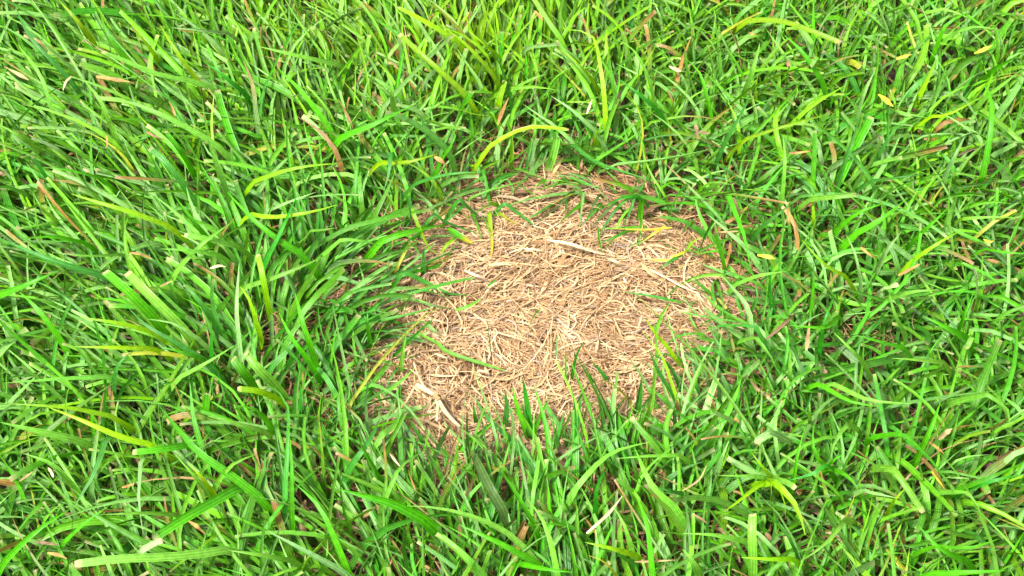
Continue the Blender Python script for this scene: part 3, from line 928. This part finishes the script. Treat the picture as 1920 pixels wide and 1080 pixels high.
def hero(name, px, col, w, flags, mat, parent=None, tipcol=None, dry=False, loc_parent=None, foot_at=None):
    C = centre_line(px, flags, dry, foot_at)
    K = len(C)
    t = np.linspace(0, 1, K)
    base = C[0].copy()
    # face: a mix of sky and a little of each blade's own twist
    roll = prng.normal(0, .28) + prng.normal(0, .45 if not dry else 1.0) * (t - .4)
    up = unit(np.array([0, -.45, 1.]))
    S, N = frames(C[None], up, roll[None])
    hw = .5 * w / 3 * MPP * .86
    cut = 'c' in flags
    if dry:
        prof = .82 * (.45 + .4 * smooth(0, .3, t)) * (1 - .8 * smooth(prng.uniform(.4, .75), 1.02, t)) * (1 + .16 * np.sin(prng.uniform(7, 13) * t + prng.uniform(0, 6)))
    else:
        prof = (.68 + .32 * smooth(0, .35, t)) * (1 - .14 * t ** 3 if cut else np.maximum(1 - t ** prng.uniform(2.4, 5), .07))
    HW = (hw * prof)[None]
    c = COL[col] * (1.5 if col == 'd' else 1.1) * prng.uniform(.86, 1.14) * (1 + prng.normal(0, .05, 3))
    T = np.repeat(c[None], K, 0)
    if not dry:
        T = T * (1 + (.16 * np.sin(t * 3 + prng.uniform(0, 6)))[:, None])
        b = (.4 * (1 - smooth(0, .25, t)))[:, None]; T = T * (1 - b) + COL['y'] * .8 * b
    else:
        T = T * (1 + (.22 * np.sin(t * 7 + prng.uniform(0, 6)))[:, None])
    if tipcol:
        b = smooth(.45, .85, t)[:, None]; T = T * (1 - b) + COL[tipcol] * b
    if cut and not dry:
        b = (.14 * smooth(.8, .97, t))[:, None]; T = T * (1 - b) + COL['w'] * .7 * b
    fold = np.array([abs(prng.normal(.42, .25))])
    rel = loc_parent if loc_parent is not None else np.zeros(3)
    Cl = (C - base)[None]
    kk = K - 1 if cut else K
    me = ribbons(name, Cl[:, :kk], S[:, :kk], N[:, :kk], HW[:, :kk], fold, T[None, :kk], t[:kk])
    ob = link(name, me, mat, parent, base - rel)
    if cut:                                             # the mown end: a short ragged dry strip
        s2 = np.array([0, .16, .34]); a, b2 = Cl[:, -2], Cl[:, -1]
        Ct = np.stack([a + (b2 - a) * s for s in s2], 1)
        Ht = np.stack([HW[:, -2] * f for f in (1.0, .98, prng.uniform(.55, .9))], 1)
        tc = (COL['c'] * .4 + COL['t'] * .3) * prng.uniform(.7, 1.1)
        Tt = np.stack([T[-2], .5 * tc + .5 * T[-2], tc])[None]
        link('cut_tip', ribbons('cut_tip', Ct, S[:, [-2, -1, -1]], N[:, [-2, -1, -1]], Ht, fold * .5, Tt, .9 + .1 * s2), M_STRAW, ob)
    if 'F' in flags:                                    # frayed fork: two slivers at the end
        for sg in (-1, 1):
            e = Cl[:, -1]; dirn = unit(Cl[:, -1] - Cl[:, -3])
            Ct = np.stack([e, e + dirn * .003 + sg * S[:, -1] * .0008, e + dirn * .006 + sg * S[:, -1] * .002], 1)
            Ht = np.stack([HW[:, -1] * .4 + .0003, HW[:, -1] * .3 + .0002, HW[:, -1] * .05], 1)
            link('frayed_sliver', ribbons('frayed_sliver', Ct, np.repeat(S[:, -1:], 3, 1), np.repeat(N[:, -1:], 3, 1), Ht, fold * .3,
                                          np.repeat(COL['p'][None, None], 3, 1), np.array([.9, .95, 1.])), M_GRASS, ob)
    ln = np.linalg.norm(np.diff(C, axis=0), axis=1).sum()
    return ob, ln, C


def near(px):
    m = px[len(px) // 2]
    return min(LAND, key=lambda l: (l[0][0] - m[0]) ** 2 + (l[0][1] - m[1]) ** 2)[1]


def describe(col, w, flags, ln, px, tip):
    size = 'broad' if w >= 50 else 'thin' if w <= 26 else 'long' if ln > .075 else 'short' if ln < .04 else ''
    pose = ('upright' if 'U' in flags else 'low' if 'L' in flags else 'drooping' if 'K' in flags else '')
    dx, dy = px[-1] - px[0]
    bend = np.linalg.norm(np.cross(np.append(px[-1] - px[0], 0), np.append(px[len(px) // 2] - px[0], 0))) / max(np.hypot(dx, dy), 1) ** 2
    if not pose: pose = 'arching' if bend > .12 else 'leaning'
    end = ('square-cut tip' if 'c' in flags else 'frayed tip' if 'F' in flags else 'yellowed tip' if tip == 'Y' else 'dry tip' if tip in ('t', 'o') else 'pointed tip')
    return ' '.join(f'{size} {CWORD[col]} {pose} grass shoot with {end}'.split())


HEROES = []
for line in RAW.strip().splitlines():
    tile, col, w, flags, pts_ = line.split(None, 4)
    tip = flags.split('>')[1] if '>' in flags else None
    HEROES.append((col, float(w), flags.split('>')[0], parse(tile, pts_), tip))
# blades whose feet stand together belong to one tuft
feet = np.array([h[3][0] for h in HEROES])
left, TUFTS = set(range(len(HEROES))), []
for i in range(len(HEROES)):
    if i not in left: continue
    c = sorted((j for j in left if np.hypot(*(feet[j] - feet[i])) < 62), key=lambda j: np.hypot(*(feet[j] - feet[i])))[:4]
    left -= set(c); TUFTS.append(c)
NUM = ['', 'one', 'two', 'three', 'four']
SHORT = dict(b='bright', y='yellowish', d='deep', p='pale', u='bluish', l='frosty', n='olive', w='whitish', Y='yellow')


def tuft_info(ids):
    """look, landmark, distance to it"""
    hs_ = [HEROES[j] for j in ids]
    col, w, fl, px, tip = max(hs_, key=lambda h: np.linalg.norm(np.diff(h[3], axis=0), axis=1).sum() * h[1])
    ln = np.linalg.norm(np.diff(px, axis=0), axis=1).sum() * MPP
    m = px[len(px) // 2]
    land = min(LAND, key=lambda l: np.hypot(l[0][0] - m[0], l[0][1] - m[1]))
    dist = np.hypot(land[0][0] - m[0], land[0][1] - m[1])
    if len(ids) == 1: return describe(col, w, fl, ln, px, tip), land[1], dist
    cnt = {}
    for h in hs_: cnt[SHORT[h[0]]] = cnt.get(SHORT[h[0]], 0) + 1
    cols = [k for k, v in sorted(cnt.items(), key=lambda kv: -kv[1])][:2]
    pose = 'upright' if 'U' in fl else 'low' if 'L' in fl else 'drooping' if 'K' in fl else 'leaning'
    return f"{pose} {' and '.join(cols)} green tuft of {NUM[len(ids)]} blades", land[1], dist


INFO = [tuft_info(ids) for ids in TUFTS]
LABEL = [None] * len(TUFTS)
for i, (look, land, dist) in enumerate(INFO):
    same = sorted([j for j in range(len(INFO)) if INFO[j][:2] == (look, land)], key=lambda j: INFO[j][2])
    r = same.index(i)
    LABEL[i] = look.replace('grass shoot', 'shoot') + ', ' + ('near ' if len(same) == 1 else ('nearest ', 'second from ', 'third from ', 'fourth from ', 'fifth from ')[r]) + land


for ti, ids in enumerate(TUFTS):
    p0 = feet[ids].mean(0)
    b0 = at(p0[0], p0[1] + 14, 0.0)
    root = bpy.data.objects.new('grass_tuft' if len(ids) > 1 else 'grass_shoot', None); root.empty_display_size = .01
    scene.collection.objects.link(root); root.location = b0
    tag(root, LABEL[ti], 'grass tuft' if len(ids) > 1 else 'grass shoot', 'grass shoots that stand out from the lawn')
    for j in ids:
        col, w, fl, px, tip = HEROES[j]
        hero('blade', px, col, w, fl, M_GRASS, root, tipcol=tip, loc_parent=b0, foot_at=b0)
DG = {'dry_leaf': 'dead leaves caught in the lawn', 'dry_straw': 'loose dry straws', 'dry_stalk': 'dry stalks in the grass'}
for line in DRY.strip().splitlines():
    tile, name, col, w, flags, pts_, label = line.split('|')
    px = parse(tile, pts_)
    if len(px) == 2: px = np.array([px[0], px.mean(0) + prng.normal(0, 1, 2), px[1]])
    ob, ln, C = hero(name, px, col, float(w), flags, M_STRAW, dry=True)
    tag(ob, label, name.replace('_', ' '), DG[name])
for label, blades in SHOOTS:
    p0 = parse(blades[0][0], blades[0][4])[0]
    b0 = at(p0[0], p0[1], .0) ; b0[2] = 0
    root = bpy.data.objects.new('grass_shoot', None); root.empty_display_size = .01
    scene.collection.objects.link(root); root.location = b0
    tag(root, label, 'grass shoot', 'grass shoots that stand out from the lawn')
    for tile, col, w, flags, pts_ in blades:
        hero('blade', parse(tile, pts_), col, float(w), flags, M_GRASS, root, loc_parent=b0, foot_at=b0)


# the forked dry stalk lying on the near rim of the patch: round stems
def stem(name, px, r0, r1, z0, z1, parent=None, rel=None, col='c'):
    P = resample(np.array(px, float), 10)
    t = np.linspace(0, 1, len(P))
    C = at(P[:, 0], P[:, 1], z0 + (z1 - z0) * t)
    rel = C[0].copy() if rel is None else rel
    T_ = unit(np.gradient(C, axis=0)); S_ = unit(np.cross(T_, [0, 0, 1.])); N_ = np.cross(S_, T_)
    a = np.linspace(0, 2 * math.pi, 7)[:-1]
    r = (r0 + (r1 - r0) * t) * (1 + .12 * np.sin(13 * t + 2 * r0 * 1e4))
    V = C[:, None] + r[:, None, None] * (np.cos(a)[None, :, None] * S_[:, None] + np.sin(a)[None, :, None] * N_[:, None]) - rel
    k = len(P); idx = np.arange(k * 6).reshape(k, 6); nx_ = np.roll(idx, -1, 1)
    F = np.stack([idx[:-1], nx_[:-1], nx_[1:], idx[1:]], -1).reshape(-1, 4)
    F = np.vstack([F, [idx[0, [3, 2, 1, 0]], idx[0, [5, 4, 3, 0]], idx[-1, [0, 1, 2, 3]], idx[-1, [0, 3, 4, 5]]]])
    T = np.repeat((COL[col] * (1 + .12 * np.sin(9 * t))[:, None])[:, None], 6, 1).reshape(-1, 3)
    uv = np.zeros((k, 6, 3)); uv[..., 0] = np.linspace(0, 1, 6); uv[..., 1] = t[:, None]
    return link(name, mesh_from(name, V.reshape(-1, 3), F, T, uv.reshape(-1, 3)), M_STRAW, parent, rel if parent is None else None), rel


st, rel = stem('forked_dry_stalk', [(780, 722), (800, 732), (818, 744), (833, 769), (848, 787), (863, 801)], .00125, .00085, .0165, .0145)
tag(st, 'thick cream forked dry stalk lying on the near rim of the dead patch', 'dry stalk')
stem('fork', [(818, 746), (821, 762), (819, 790)], .0009, .0006, .0158, .0125, st, rel)
stem('fork', [(812, 741), (796, 726), (783, 701), (776, 680)], .0007, .0004, .0165, .0145, st, rel)
stem('node', [(814, 741), (819, 745), (824, 750)], .0014, .0013, .0163, .0160, st, rel, 't')
